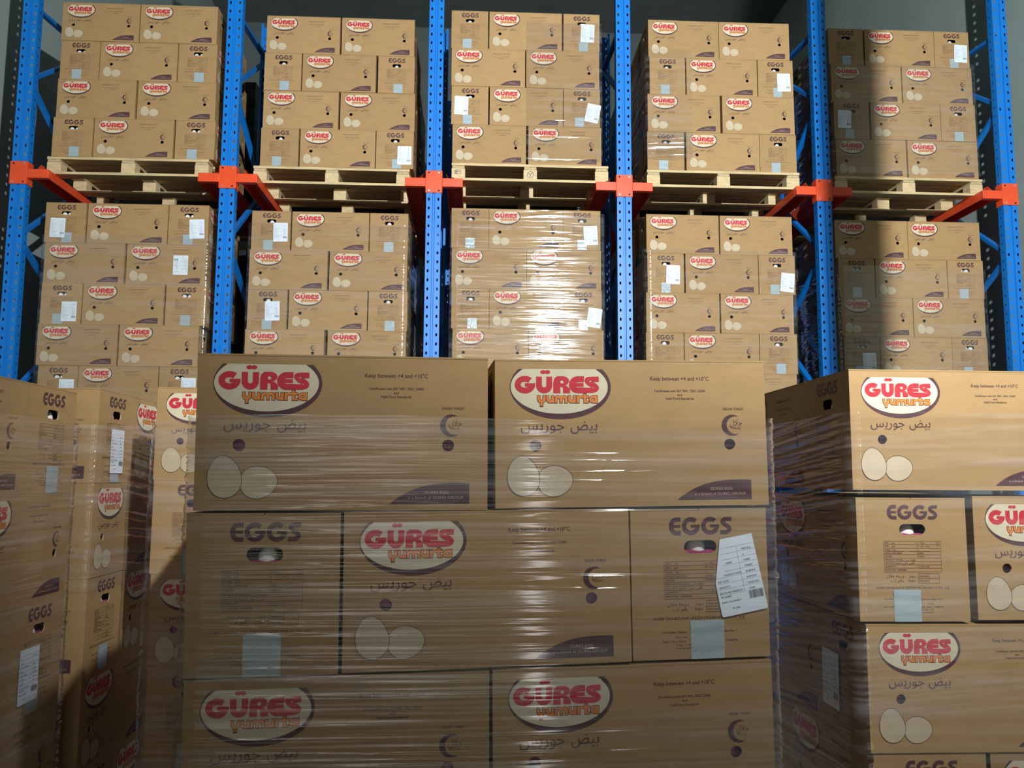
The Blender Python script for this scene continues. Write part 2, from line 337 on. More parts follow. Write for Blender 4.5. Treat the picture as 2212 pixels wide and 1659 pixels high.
def art_E():
    A = ART_E; X = lambda x: pxE(x, 0)[0]; Yb = lambda y: pxE(0, y)[1]
    for ch, x0, x1 in (('E', 445, 570), ('G', 582, 772), ('G', 786, 976), ('S', 985, 1112)):
        for lp in word([(ch, X(x0), Yb(355), (x1 - x0) * KE, 188 * KE, 46 * KE)]): put(A, 1, BROWN, fill(lp))
    rows = [622, 662, 708, 748, 788, 829, 870, 911, 951, 998]
    def line(x0, y0, x1, y1, w=3.2): put(A, 1, BROWN, ribbon([pxE(x0, y0), pxE(x1, y1)], w * KE))
    for y in rows: line(385, y, 1133, y)
    line(385, 622, 385, 998); line(1133, 622, 1133, 998)
    tx = ['SIZE (        )', 'SIZE (        )', 'CLASS', 'PRODUCER NAME', 'ORIGIN', 'PRODUCT DATE  (                     ) :', 'EXP. DATE  (                             ) :', 'QUANTITY', 'BATCH NO  400000000']
    rv = ['S - <53 g', 'M - >53 - <63 g', 'A', 'GÜRES', 'TURKEY', '', '', '12 x 30 = 360', '']
    for k, (a, b) in enumerate(zip(tx, rv)):
        put(A, 1, BROWN, text(a, 27 * KE, .015, 'LEFT', 1), X(398), Yb(rows[k] + 30))
        if b: put(A, 1, BROWN, text(': ' + b, 27 * KE, .015, 'LEFT', 1), X(806), Yb(rows[k] + 30))
    ar = lambda s, x, y, wd, sz=34: put(A, 1, BROWN, text(s, sz * KE, 0, 'LEFT', 1, wd * KE), X(x), Yb(y))
    ar('\uFEE2\uFE9C\uFEA3', 490, 652, 38); ar('\uFEE2\uFE9C\uFEA3', 490, 692, 38); ar('\uFE94\uFECC\uFE91', 500, 738, 45)
    ar('\uFE8E\uFE9F\uFE97 \uFEE6\uFEE3 \uFEE1\uFEEE\uFEF3', 604, 858, 180); ar('\uFE8E\uFEEC\uFE97\uFEE7 \uFEDE\uFEE3 \uFEF2\uFED3', 545, 900, 225)
    ar('\uFEDD\uFEFC\uFEA3 \uFE94\uFE9F\uFEAD\uFEA9', 412, 1066, 225, 46); ar('\uFE94\uFEA4\uFED4\uFEBB', 708, 1066, 82, 46)
    ar('\uFE90\uFE97 \uFEE2\uFED7\uFEAD', 460, 1116, 168, 46); ar('\uFE94\uFECC\uFED3\uFEA9', 694, 1116, 88, 46)
    for a in ((822, 1020, 1097, 1020), (822, 1078, 1097, 1078), (822, 1135, 1097, 1135), (822, 1020, 822, 1135), (961, 1020, 961, 1135), (1097, 1020, 1097, 1135)): line(*a, 4)
    for y in (640, 678):
        for a in ((1080, y - 11, 1106, y - 11), (1080, y + 11, 1106, y + 11), (1080, y - 11, 1080, y + 11), (1106, y - 11, 1106, y + 11)): line(*a, 2)
    put(A, 1, BROWN, text('TR45-0005', 26 * KE, .02, 'LEFT', 1, 118 * KE), X(832), Yb(1060)); put(A, 1, BROWN, text('TR45-0005', 26 * KE, .02, 'LEFT', 1, 118 * KE), X(832), Yb(1117))
    put(A, 1, BROWN, text('GÜRES TAVUKÇULUK ÜRETİM PAZARLAMA VE TİC. A.Ş.', 38 * KE, .012, 'CENTER', 1, 960 * KE), X(744), Yb(1204))
    for s, y, wd in (('Tel:', 1256, 40), ('Head Office / Fabrika:                           Organize San. Bölgesi, No: 2', 1338, 770), ('Tel: +90                             12 22', 1392, 520),
                     ('İzmir Office: Gürel                       Mersinli - İzmir / TÜRKİYE', 1432, 780), ('Tel: +90 232 433 22 12', 1466, 510), ('www.guresyumurta.com.tr', 1496, 510)):
        put(A, 1, BROWN, text(s, 27 * KE, .012, 'CENTER', 1, wd * KE), X(744), Yb(y))
art_L(); art_E()

# ------------------------------------------------------------------ carton mesh in a face frame: u across 0..W, d depth, z height
def panel(W, H, holes, z0=0.0):
    loops = [[(0, z0), (W, z0), (W, H), (0, H)]] + holes
    return fill(loops), holes
def carton_parts():
    """list of (verts xyz, faces, material); carton centred on x, front (-Y) is the long printed face"""
    out = []; t = .004; e = .0004; top = BH - .0042
    hL = [ell(*pxL(332, 717), .0128, .0128, 28), ell(*pxL(1832, 712), .0125, .0125, 28)]
    c = pxE(772, 478); r = .0145; hw = .036
    hE = [[(c[0] + hw - r + r * math.cos(math.radians(a)), c[1] + r * math.sin(math.radians(a))) for a in range(-90, 91, 15)] + [(c[0] - hw + r + r * math.cos(math.radians(a)), c[1] + r * math.sin(math.radians(a))) for a in range(90, 271, 15)]]
    X2, Y2 = LW / 2, EW / 2
    frames = [(Vector((-X2, -Y2, 0)), Vector((1, 0, 0)), Vector((0, -1, 0)), LW, hL, ART_L), (Vector((X2, Y2, 0)), Vector((-1, 0, 0)), Vector((0, 1, 0)), LW, hL, ART_L),
              (Vector((X2, -Y2, 0)), Vector((0, 1, 0)), Vector((1, 0, 0)), EW, hE, ART_E), (Vector((-X2, Y2, 0)), Vector((0, -1, 0)), Vector((-1, 0, 0)), EW, hE, ART_E)]
    Z = Vector((0, 0, 1))
    for O, U, Nn, W, holes, art in frames:
        (vs, fs), _ = panel(W, top, holes)
        out.append(([O + U * v[0] + Z * v[1] for v in vs], fs, KRAFT))
        out.append(([O + U * v[0] + Z * v[1] - Nn * t for v in vs], [f[::-1] for f in fs], KRAFT))
        for h in holes:
            n = len(h)
            out.append(([O + U * p[0] + Z * p[1] - Nn * q for q in (0, t) for p in h], [(i, (i + 1) % n, n + (i + 1) % n, n + i) for i in range(n)], EDGE))
        for lay, mt, vv, ff in art:
            out.append(([O + U * v[0] + Z * v[1] + Nn * (e * lay + v[2]) for v in vv], ff, mt))
    # lid flaps (thin gap under them shows as a line), seam in the middle; bottom sheet
    b = MB()
    g = .0012
    b.box(-X2 - .0006, -Y2 - .0006, top + .0006, X2 + .0006, -g, BH, KRAFT); b.box(-X2 - .0006, g, top + .0006, X2 + .0006, Y2 + .0006, BH, KRAFT)
    b.box(-X2 + .003, -Y2 + .003, top - .003, X2 - .003, Y2 - .003, top + .0004, EDGE)
    b.box(-X2 + .001, -Y2 + .001, .0002, X2 - .001, -g, .004, KRAFT); b.box(-X2 + .001, g, .0002, X2 - .001, Y2 - .001, .004, KRAFT)
    out.append((b.v, b.f, b)); return out
_parts = carton_parts()
def carton_mesh(name, warp=None):
    mb = MB()
    for vs, fs, mt in _parts:
        if isinstance(mt, MB):
            b0 = len(mb.v); mb.v += [tuple(v) for v in vs]
            for f, k in zip(fs, mt.m): mb.f.append([b0 + i for i in f]); mb.m.append(mb.mi(mt.mats[k]))
        else: mb.add(vs, fs, mt)
    if warp: mb.v = [tuple(warp(Vector(v))) for v in mb.v]
    return mb.mesh(name)
CARTON = carton_mesh('egg_carton')

def tape_mesh(off=0.0, warp=None, long=.083, sgn=1):
    """silver closing tape turned up over the lower edge of an end face"""
    mb = MB(); w2 = .037; X2 = LW / 2 + .0011; n = 6
    for sx in (sgn,):
        vs = []
        for i in range(n + 1):
            z = long * i / n; wob = .0006 * math.sin(i * 2.3 + off * 200)
            vs += [(sx * (X2 + .0006 + wob), off - w2, z), (sx * (X2 + .0006 + wob), off + w2, z)]
        fs = [(2 * i, 2 * i + 1, 2 * i + 3, 2 * i + 2) for i in range(n)]
        mb.add(vs, fs, SILVER)
    if warp: mb.v = [tuple(warp(Vector(v))) for v in mb.v]
    return mb.mesh('closing_tape')
TAPES = [tape_mesh(o) for o in (-.02, 0.0, .016)]; TAPESL = [tape_mesh(o, sgn=-1) for o in (-.02, 0.0, .016)]

def label_mesh(w_=.112, h=.158, cut=False):
    mb = MB(); g = lambda x0, y0, x1, y1, t=.0006: mb.add([(x, .0006, y) for x, y in ribbon([(x0, y0), (x1, y1)], t)[0]], [(0, 1, 3, 2)], INK)
    r = .004; o = [(w_ - r + r * math.cos(a), h - r + r * math.sin(a)) for a in (0, .78, 1.57)] + [(r + r * math.cos(a), h - r + r * math.sin(a)) for a in (1.57, 2.35, 3.14)]
    if cut: o = [(w_ * .97, h), (w_ * .93, h)] + [(w_ * .28, h), (w_ * .26, h * .98)] + [(0, h * .45)]
    o += [(r * (1 - math.cos(a)), r * (1 - math.sin(a))) for a in (0, .78, 1.57)] + [(w_ - r + r * math.sin(a), r - r * math.cos(a)) for a in (0, .78, 1.57)]
    vs, fs = fill([o]); mb.add([(v[0], 0, v[1]) for v in vs], fs, PAPER)
    tt = lambda s, x, y, sz=.0052: mb.add([(v[0] + x, .0006, v[1] + y) for v in text(s, sz, .01, 'LEFT', 1)[0]], text(s, sz, .01, 'LEFT', 1)[1], INK)
    L0 = w_ * .05; ys = [h * (.88 - .075 * i) for i in range(9)]
    for i, y in enumerate(ys): g(w_ * (.22 if (cut and i < 5) else .03), y, w_ * (.97 if i < 8 else .58), y, .00035)
    g(w_ * .58, ys[0], w_ * .58, ys[8], .00035)
    lt = ['SIZE', 'CLASS', 'PRODUCER NAME', 'ORIGIN', 'PRODUCT DATE', 'EXP. DATE', 'QUANTITY', 'BATCH NO 400002018']
    rtx = ['M(53-62 g', 'A', 'GÜRES', 'TURKEY', '06.08.2019', '06.09.2019', '12X30=360', '14-009']
    if cut: lt[:4] = ['', '', '      NAME', '']
    for i in range(8):
        if lt[i]: tt(lt[i], L0 + (w_ * .16 if cut and i < 5 else 0), ys[i] - h * .062)
        tt(rtx[i], w_ * .68, ys[i] - h * .062)
    tt('TR 45-0005', L0, ys[8] - h * .04); tt('Kafkas Yetiştiricilik 2', L0, ys[8] - h * .105); tt('TS 1069', w_ * .25, h * .08)
    rs = random.Random(3); x = w_ * .66
    while x < w_ * .95:
        d = rs.choice((.0006, .0009, .0014)); mb.add([(x, .0006, h * .17), (x + d, .0006, h * .17), (x + d, .0006, h * .275), (x, .0006, h * .275)], [(0, 1, 2, 3)], INK); x += d + rs.choice((.0006, .001, .0013))
    # the sheet faces -Y: mirror depth
    mb.v = [(a - w_ / 2, -b, c - h / 2) for a, b, c in mb.v]
    return mb.mesh('paper_label')
LABEL = label_mesh(); LABELCUT = label_mesh(.106, .165, True)

def tray_mesh(ph=0.0):
    n = 48; W = .262; p = .0453; vs = []; fs = []
    for j in range(n + 1):
        for i in range(n + 1):
            x = -W / 2 + W * i / n; y = -W / 2 + W * j / n
            z = .013 - .030 * (.5 + .5 * math.cos(2 * math.pi * (x + ph) / p)) ** 1.5 * (.5 + .5 * math.cos(2 * math.pi * (y + W / 2 - .018) / p))
            vs.append((x, y, z))
    fs = [(j * (n + 1) + i, j * (n + 1) + i + 1, (j + 1) * (n + 1) + i + 1, (j + 1) * (n + 1) + i) for j in range(n) for i in range(n)]
    mb = MB(); mb.add(vs, fs, PINK)
    # pleated outer rim skirts on the four sides
    for k in range(4):
        a = k * math.pi / 2; c_, s_ = math.cos(a), math.sin(a); vv = []
        for i in range(n + 1):
            x = -W / 2 + W * i / n; zt = vs[i][2]
            for z, q in ((zt, 0), (-.036, .004 + .004 * math.cos(2 * math.pi * x / p))):
                yy = -W / 2 + q; vv.append((x * c_ - yy * s_, x * s_ + yy * c_, z))
        mb.add(vv, [(2 * i, 2 * i + 1, 2 * i + 3, 2 * i + 2) for i in range(n)], PINK)
    me = mb.mesh('egg_tray'); return me
TRAY = tray_mesh(); TRAY2 = tray_mesh(.0453 / 2)
def egg_mesh():
    n, k = 20, 14; vs = []; fs = []
    for j in range(k + 1):
        th = math.pi * j / k; z = .0285 * math.cos(th); r = .0215 * math.sin(th) * (1 - .12 * math.cos(th))
        vs += [(r * math.cos(2 * math.pi * i / n), r * math.sin(2 * math.pi * i / n), z) for i in range(n)]
    fs = [(j * n + i, j * n + (i + 1) % n, (j + 1) * n + (i + 1) % n, (j + 1) * n + i) for j in range(k) for i in range(n)]
    mb = MB(); mb.add(vs, [f[::-1] for f in fs], SHELL); me = mb.mesh('egg'); smooth(me); return me
EGG = egg_mesh()

# ------------------------------------------------------------------ placing cartons
ENDW = {'L': LW, 'E': EW}
def add_contents(front, loc, rz, where, eggs=1, low=False):
    """tray and eggs behind the hand hole (front: world point at bottom centre of the visible face, rz: facing)"""
    R_ = Matrix.Rotation(rz, 4, 'Z'); zc = .2265 if not low else .12
    tp = Vector(front) + R_ @ Vector((0, .141, zc - .009))
    tr = link('egg_tray', TRAY2 if eggs == 2 else TRAY, label='pink pulp egg tray ' + where, cat='egg tray', group='pink egg trays seen through the carton holes'); tr.location = tp; tr.rotation_euler[2] = rz
    if eggs:
        sides = [''] if eggs == 1 else ['left ', 'right ']
        for k in range(eggs):
            ox = 0.0 if eggs == 1 else (-.0227 + .0453 * k)
            e = link('egg', EGG, label=sides[k] + 'white egg ' + where, cat='egg', group='white eggs in the hand holes')
            e.location = Vector(front) + R_ @ Vector((ox, .034, zc + .004)); e.rotation_euler = (.1, .05, rz)

CARTGRP = 'egg cartons'
def add_label(par, face, off, rot=0, me=None):
    """paper label on a face: par carton, face in FRONT/END (+x or -x end), off (u from face centre, z)"""
    l = link('paper_label', me or LABEL, par)
    if face == 'front': l.location = (off[0], -EW / 2 - .0030, off[1]); l.rotation_euler = (0, rot, 0)
    else: l.location = (LW / 2 + .0030, off[0], off[1]); l.rotation_euler = (0, 0, math.pi / 2); l.rotation_euler = (Matrix.Rotation(math.pi / 2, 3, 'Z') @ Matrix.Rotation(rot, 3, 'Y')).to_euler()
    return l

def carton(x, y, z, kind, label, group, jitter=.4, tape=None, side=-1):
    """x,y = centre of front face; kind L/E which face looks towards -Y"""
    o = link('egg_carton', CARTON, label=label, cat='carton', group=group)
    a = math.radians(random.uniform(-jitter, jitter))
    if kind == 'L': o.location = (x, y + EW / 2, z); o.rotation_euler[2] = a
    else:
        o.location = (x, y + LW / 2, z); o.rotation_euler[2] = -math.pi / 2 + a     # +X end turned to -Y
    link('closing_tape', (TAPESL if side < 0 and kind == 'L' else TAPES)[random.randrange(3)], o)
    return o

# ------------------------------------------------------------------ the setting
def plane(name, pts, mt, kind='structure'):
    mb = MB(); mb.add(pts, [(0, 1, 2, 3)], mt); return mb.build(name, kind=kind)
XL, XR, YF, YB, ZC = -4.22, 4.84, -5.0, 13.5, 9.0
def slab(name, a, b, mt):
    mb = MB(); mb.box(*a, *b, mt); return mb.build(name, kind='structure')
slab('floor', (XL - .1, YF - .1, -.1), (XR + .1, YB + .1, 0), FLOORM)
slab('ceiling', (XL - .1, YF - .1, ZC), (XR + .1, YB + .1, ZC + .1), CEILM)
slab('wall_left', (XL - .1, YF, 0), (XL, YB, ZC), WALLM)
slab('wall_right', (XR, YF, 0), (XR + .1, YB, ZC), WALLM)
slab('wall_back', (XL, YB, 0), (XR, YB + .1, ZC), BACKM)
slab('shadow_caster', (1.77, 1.94, 0), (1.925, 2.07, ZC), WALLM)  # unseen post, added to cast the shade band on the rightmost bay
slab('wall_front', (XL, YF - .1, 0), (XR, YF, ZC), WALLM)

# ------------------------------------------------------------------ racking
ORD = ['leftmost', 'second', 'third', 'fourth', 'fifth', 'rightmost']
UX = [-3.604, -1.981, -.343, 1.200, 2.853, 4.422]
RY = 6.62; DEPTH = 1.12; HT = 6.45
PITCH_S = .0735
def upright_mesh(HT=HT):
    mb = MB(); strips = []
    # two perforated faces and a recessed groove, perforated flanges, back lips
    def perf(w_, xh, hw, hh, mt, xf, phase=0):
        z = .05 + phase; holes = []
        while z < HT - .05:
            holes.append(ell(xh, z, hw, hh, 8)); z += PITCH_S
        # fill in chunks to keep the triangulation sane
        step = PITCH_S * 1
        zz = 0.0; k = 0; z0 = 0.0
        bounds = [0.0] + [.05 + phase + PITCH_S * (i + .5) for i in range(len(holes) - 1)] + [HT]
        for i, h in enumerate(holes):
            vs, fs = fill([[(0, bounds[i]), (w_, bounds[i]), (w_, bounds[i + 1]), (0, bounds[i + 1])], h]); mb.add(vs, fs, mt, xf)
    perf(.050, .022, .0082, .0140, BLUE, lambda v: (-.060 + v[0], 0, v[1]))
    perf(.050, .028, .0082, .0140, BLUE, lambda v: (.010 + v[0], 0, v[1]))
    for x0, x1, y0, y1 in ((-.010, -.006, 0, .010), (-.006, .006, .010, .010), (.006, .010, .010, 0)):
        mb.add([(x0, y0, 0), (x1, y1, 0), (x1, y1, HT), (x0, y0, HT)], [(0, 1, 2, 3)], BLUE)
    perf(.075, .045, .0055, .010, BLUE, lambda v: (-.060, v[0], v[1]), .03)
    perf(.075, .045, .0055, .010, BLUE, lambda v: (.060, v[0], v[1]), .03)
    for s in (-1, 1): mb.add([(s * .060, .075, 0), (s * .038, .075, 0), (s * .038, .075, HT), (s * .060, .075, HT)], [(0, 1, 2, 3)], BLUE)
    me = mb.mesh('upright'); return me
UPR = upright_mesh(); UPR2 = upright_mesh(5.75)
def frame_parts(root, first=True):
    a = link('upright', UPR if first else UPR2, root); b = link('upright', UPR2, root); b.location = (0, DEPTH, 0); b.rotation_euler[2] = math.pi
    y0, y1 = .05, DEPTH - .05
    z = 3.37 - 1.29 * 2; segs = [(.30, y1, z, y0)]
    while z < 4.8:
        segs += [(z, y0, z + .73, y1), (z + .73, y1, z + 1.29 if z < 4 else z + .62, y0)]; z += 1.29
    for (za, ya, zb, yb) in segs:
        if za > .05 and zb > .05:
            mb = MB(); mb.bar((0, ya, za), (0, yb, zb), .028, .042, BLUE, Vector((1, 0, 0))); mb.build('diagonal_brace', root)
    mb = MB(); mb.bar((0, y0, .25), (0, y1, .25), .028, .042, BLUE); mb.build('cross_strut', root)
    for yy in (0.0375, DEPTH - .0375):
        mb = MB(); mb.box(-.09, yy - .08, 0, .09, yy + .08, .008, BLUE); mb.build('foot_plate', root, .002)
def copy_tree(o, parent=None):
    c = o.copy(); COL.objects.link(c); c.parent = parent
    for ch in list(o.children): copy_tree(ch, c)
    return c
def empty(name, loc, **k):
    o = bpy.data.objects.new(name, None); COL.objects.link(o); o.location = loc; tag(o, **k); return o
fr0 = empty('storage_rack', (UX[0], RY, 0)); frame_parts(fr0)
fr1 = empty('storage_rack', (UX[0], RY + 2.6, 0)); frame_parts(fr1, False)
for d, dist in enumerate((RY, RY + 2.6)):
    for i, x in enumerate(UX):
        o = (fr0, fr1)[d] if i == 0 else copy_tree((fr0, fr1)[d])
        o.location = (x, dist, 0)
        tag(o, ['blue perforated rack upright with braces, front row, %s of six', 'blue rack frame deeper in the rack behind the %s front upright', 'blue rack frame farthest back behind the %s front upright'][d] % ORD[i], 'rack frame', 'blue rack frames')

# brackets with arms at the two beam levels
ZT = [3.90, 1.405 + .150]      # top of arm / rail
def bracket(x, ztop, arms, label):
    zc = ztop - .034 + .003
    o = empty('rack_bracket', (x, RY, zc), label=label, cat='rack bracket', group='orange rack brackets')
    mb = MB(); mb.box(-.064, -.008, -.0925, .064, -.002, .0925, REDP)
    for s in (-1, 1): mb.box(s * .064 - .003, -.008, -.0925, s * .064 + .003, .085, .0925, REDP)
    mb.build('sleeve', o, .002)
    for s in arms:
        mb = MB(); a, b = sorted((s * .0675, s * .232)); mb.box(a, -.006, -.040, b, .045, .031, REDP); mb.build('arm', o, .003)
    for k, (sx, sz) in enumerate(((-1, 1), (1, 1), (-1, -1), (1, -1))):
        mb = MB(); zinc = (sx * sz > 0)
        mb.cyl((sx * .040, -.008, sz * .074), .0078, -.004 if zinc else -.0006, (0, 1, 0), BOLT if zinc else DARK, 6 if zinc else 12); mb.build('bolt' if zinc else 'bolt_hole', o)
    return o
def rail(x, s, ztop, label):
    """folded steel pallet rail running back from the bracket, with an outward flared guide lip"""
    o = empty('pallet_rail', (x, RY, ztop), label=label, cat='pallet rail', group='orange pallet rails')
    mb = MB(); y0, y1 = .046, 3.72; a, b = s * .150, s * .232; t = .004
    prof = [(s * .232, -.074), (s * .232, 0), (s * .105, 0)]
    def sheet(p, q):
        d = Vector((q[0] - p[0], q[1] - p[1])).normalized(); n = Vector((-d.y, d.x)) * t
        vs = [(p[0], y0, p[1]), (q[0], y0, q[1]), (q[0] + n.x, y0, q[1] + n.y), (p[0] + n.x, y0, p[1] + n.y)]; vs += [(v[0], y1, v[2]) for v in vs]
        mb.add(vs, [(0, 1, 2, 3), (7, 6, 5, 4), (0, 4, 5, 1), (1, 5, 6, 2), (2, 6, 7, 3), (3, 7, 4, 0)], REDP)
    sheet((s * .228, -.072), (s * .228, -.001)); sheet((s * .230, -.004), (s * .108, -.004)); sheet((s * .108, -.072), (s * .108, -.001))
    mb.build('rail_channel', o)
    mb = MB()
    vs = [(s * .118, y0 - .02, 0), (s * .092, y0 + .10, .088), (s * .092, y1, .088), (s * .118, y1, 0)]
    vs2 = [(v[0] + s * .003, v[1], v[2]) for v in vs]
    mb.add(vs + vs2, [(0, 1, 2, 3), (7, 6, 5, 4), (0, 4, 5, 1), (1, 5, 6, 2), (2, 6, 7, 3), (3, 7, 4, 0)], REDP); mb.build('guide_lip', o)
    return o
BAY = ['leftmost bay', 'second bay', 'middle bay', 'fourth bay', 'rightmost bay']
for lv, zt in enumerate(ZT):
    for i, x in enumerate(UX):
        arms = ([1] if i == 0 else [-1] if i == 5 else [-1, 1])
        bracket(x, zt, arms, 'orange bracket bolted to the %s blue upright, %s level' % (ORD[i], ('upper', 'lower')[lv]))
        for s in arms:
            bay = BAY[i] if s > 0 else BAY[i - 1]
            rail(x, s, zt, 'orange rail carrying the %s side of the %s pallet, %s' % ('left' if s > 0 else 'right', ('upper', 'lower')[lv], bay))

# ------------------------------------------------------------------ pallets
PW, PD, PH = 1.28, 1.0, .145
def pallet_proto():
    o = empty('wooden_pallet', (0, 0, 0)); rs = random.Random(5)
    th = .0215; hb = PH - 3 * th - .001
    for y in (0, PD / 2 - .055, PD - .11):
        mb = MB(); mb.box(-PW / 2 + .02, y, 0, PW / 2 - .02, y + .11, th, WOOD); mb.build('bottom_board', o, .002)
    for x in (-PW / 2 + .0, -.055, PW / 2 - .11 - .0):
        mb = MB(); mb.box(x + .005, .002, th + hb, x + .105, PD - .002, 2 * th + hb, WOODY); mb.build('stringer_board', o, .002)
        for y in (0, PD / 2 - .055, PD - .11):
            mb = MB(); mb.box(x, y + .004, th, x + .11, y + .112, th + hb, BLOCK); mb.build('block', o, .003)
    y = 0; ws = (.12, .095, .12, .095, .12, .095, .12); gap = (PD - sum(ws)) / 6
    for k, w_ in enumerate(ws):
        mb = MB(); mb.box(-PW / 2, y, PH - th, PW / 2, y + w_, PH, WOOD); mb.build('deck_board', o, .002); y += w_ + gap
    return o
PAL = pallet_proto()

# ------------------------------------------------------------------ far loads
# per bay: front depth, rows from the top: (left x, right x), pattern
SY = [6.71, 6.82, 6.65, 6.70, 6.75]
UPX = [[(-3.397, -2.150), (-3.391, -2.138), (-3.398, -2.134), (-3.410, -2.125)], [(-1.772, -.539), (-1.779, -.533), (-1.777, -.523), (-1.784, -.527)],
       [(-.221, 1.009), (-.217, 1.004), (-.212, 1.010), (-.200, 1.018)], [(1.428, 2.634), (1.436, 2.655), (1.417, 2.657), (1.413, 2.666)],
       [(2.995, 4.225), (3.004, 4.236), (3.019, 4.246), (3.026, 4.252)]]
LOX = [[(-3.423, -2.144), (-3.411, -2.150), (-3.414, -2.136), (-3.420, -2.178), (-3.399, -2.165), (-3.40, -2.16)],
       [(-1.831, -.560), (-1.836, -.561), (-1.838, -.554), (-1.846, -.557), (-1.84, -.56), (-1.84, -.56)],
       [(-.197, 1.006), (-.192, 1.012), (-.188, 1.016), (-.176, 1.030), (-.18, 1.03), (-.18, 1.03)],
       [(1.394, 2.607), (1.398, 2.621), (1.387, 2.599), (1.383, 2.623), (1.39, 2.61), (1.39, 2.61)],
       [(2.991, 4.227), (3.007, 4.241), (3.018, 4.234), (3.030, 4.243), (3.033, 4.248), (3.03, 4.25)]]
UPP = ['LE', 'LE', 'EL', 'LE', 'EL']     # first letter: pattern of the top row, then alternating
LOP = ['EL', 'EL', 'EL', 'LE', 'LE']
PALX = [(-3.459, -2.150), (-1.847, -.546), (-.203, 1.075), (1.402, 2.688), (3.016, 4.270)]
LAY = ['top', 'second', 'third', 'fourth', 'fifth', 'bottom']
# white sheets: (bay, level, row, slot) -> (u offset, z, rot, me)
SHEETS = {(1, 0, 3, 2): (.078, .115, 0), (2, 0, 0, 2): (.05, .16, .05), (2, 0, 2, 0): (-.07, .16, .03), (2, 0, 2, 2): (.09, .12, .2), (3, 0, 1, 2): (.07, .13, -.02),
          (4, 0, 0, 2): (.075, .13, .04), (4, 0, 2, 0): (-.062, .17, .03), (0, 1, 0, 0): (-.055, .12, .02), (0, 1, 0, 2): (.065, .13, -.04), (0, 1, 2, 0): (.062, .10, 0),
          (0, 1, 4, 0): (.07, .14, 0), (0, 1, 4, 2): (.075, .16, 0), (1, 1, 0, 0): (.075, .15, -.02), (1, 1, 2, 0): (.04, .15, -.02), (2, 1, 0, 2): (.07, .12, -.05), (2, 1, 2, 2): (.09, .10, .14),
          (3, 1, 1, 0): (.06, .15, .03), (3, 1, 1, 2): (.085, .10, .1), (4, 1, 3, 0): (.06, .11, -.02), (0, 1, 1, 1): (.11, .16, 3.14)}
def full_label(kind, pos, row, lv, bay, sheet, nrows):
    k = 'logo carton' if kind == 'L' else ('EGGS carton' if not sheet else 'EGGS carton with white sheet')
    if kind == 'L' and sheet: k = 'logo carton with white sheet'
    if pos.startswith('rear'): k = 'kraft carton'
    ln = 'bottom' if row == nrows - 1 else LAY[row]
    return 'brown %s, %s of %s layer, %s load, %s' % (k, pos, ln, ('upper', 'lower')[lv], BAY[bay])
PIT = .3275
tall = (3, 4)
for b in range(5):
    for lv in (0, 1):
        rows = (UPX, LOX)[lv][b]; pat = (UPP, LOP)[lv][b]; n = len(rows); grp = '%s load of egg cartons, %s' % (('upper', 'lower')[lv], BAY[b])
        zb = ZT[lv]; y = SY[b]
        p = PAL if (b == 0 and lv == 0) else copy_tree(PAL)
        px0, px1 = PALX[b]; p.location = ((px0 + px1) / 2, y + .002, zb); p.rotation_euler[2] = math.radians((-.4, .3, 0, -.2, .3)[b])
        tag(p, 'pale wooden pallet under the %s load, %s' % (('upper', 'lower')[lv], BAY[b]), 'pallet', 'wooden pallets on the rack rails')
        for r in range(n):
            z = zb + PH + (n - 1 - r) * PIT + .0006; x0, x1 = rows[r]; kind = pat[r % 2]
            if lv == 1: z += {0: 0, 1: .01, 2: -.025, 3: .012, 4: .02}[b] * (1 if r < n else 0) * 0
            yj = y + random.uniform(0, .008)
            gap = random.uniform(.006, .022) if kind == 'L' else random.uniform(.012, .03)
            sc = max(1.0, min(1.05, (x1 - x0 - gap) / (2 * LW)))        # stuffed cartons bulge a little
            if kind == 'L':
                slots = [('L', x0 + LW * sc / 2, 'left half', 0), ('L', x1 - LW * sc / 2, 'right half', 1)]
            else:
                g = (x1 - x0) - (2 * EW + LW) * sc; gl = g * random.uniform(.35, .85)
                if b == 4 and lv == 0 and r == 0: gl = g * .75
                slots = [('E', x0 + EW * sc / 2, 'left end', 0), ('L', x0 + EW * sc + gl + LW * sc / 2, 'middle', 1), ('E', x1 - EW * sc / 2, 'right end', 2)]
            for kd, x, pos, sl in slots:
                sh = SHEETS.get((b, lv, r, sl))
                o = carton(x, yj, z, kd, full_label(kd, pos, r, lv, b, sh, n), grp)
                o.scale = (sc, 1, 1) if kd == 'L' else (1, sc, 1)
                if sh:
                    add_label(o, 'front' if kd == 'L' else 'end', (sh[0], sh[1]), sh[2])
                if kd == 'E' and not (lv == 1 and r > 4):
                    ln = 'bottom' if r == n - 1 else LAY[r]
                    add_contents((x, yj, z), None, 0, 'in hand hole, %s of %s layer, %s load, %s' % (pos, ln, ('upper', 'lower')[lv], BAY[b]), eggs=2 if (b == 0 or (b == 4 and lv)) else 1)
            # the carton behind, on the side that faces the aisle centre
            if b != 2 and not (lv == 1 and r > 4):
                right = b < 2
                sname = 'rear right' if right else 'rear left'
                if kind == 'L':
                    xx = (x1 - EW / 2 - .004) if right else (x0 + EW / 2 + .004)
                    carton(xx, yj + EW + .006, z, 'E', full_label('E', sname, r, lv, b, None, n), grp)
                else:
                    xx = (x1 - LW / 2 - .004) if right else (x0 + LW / 2 + .004)
                    carton(xx, yj + LW + .006, z, 'L', full_label('L', sname, r, lv, b, None, n), grp)

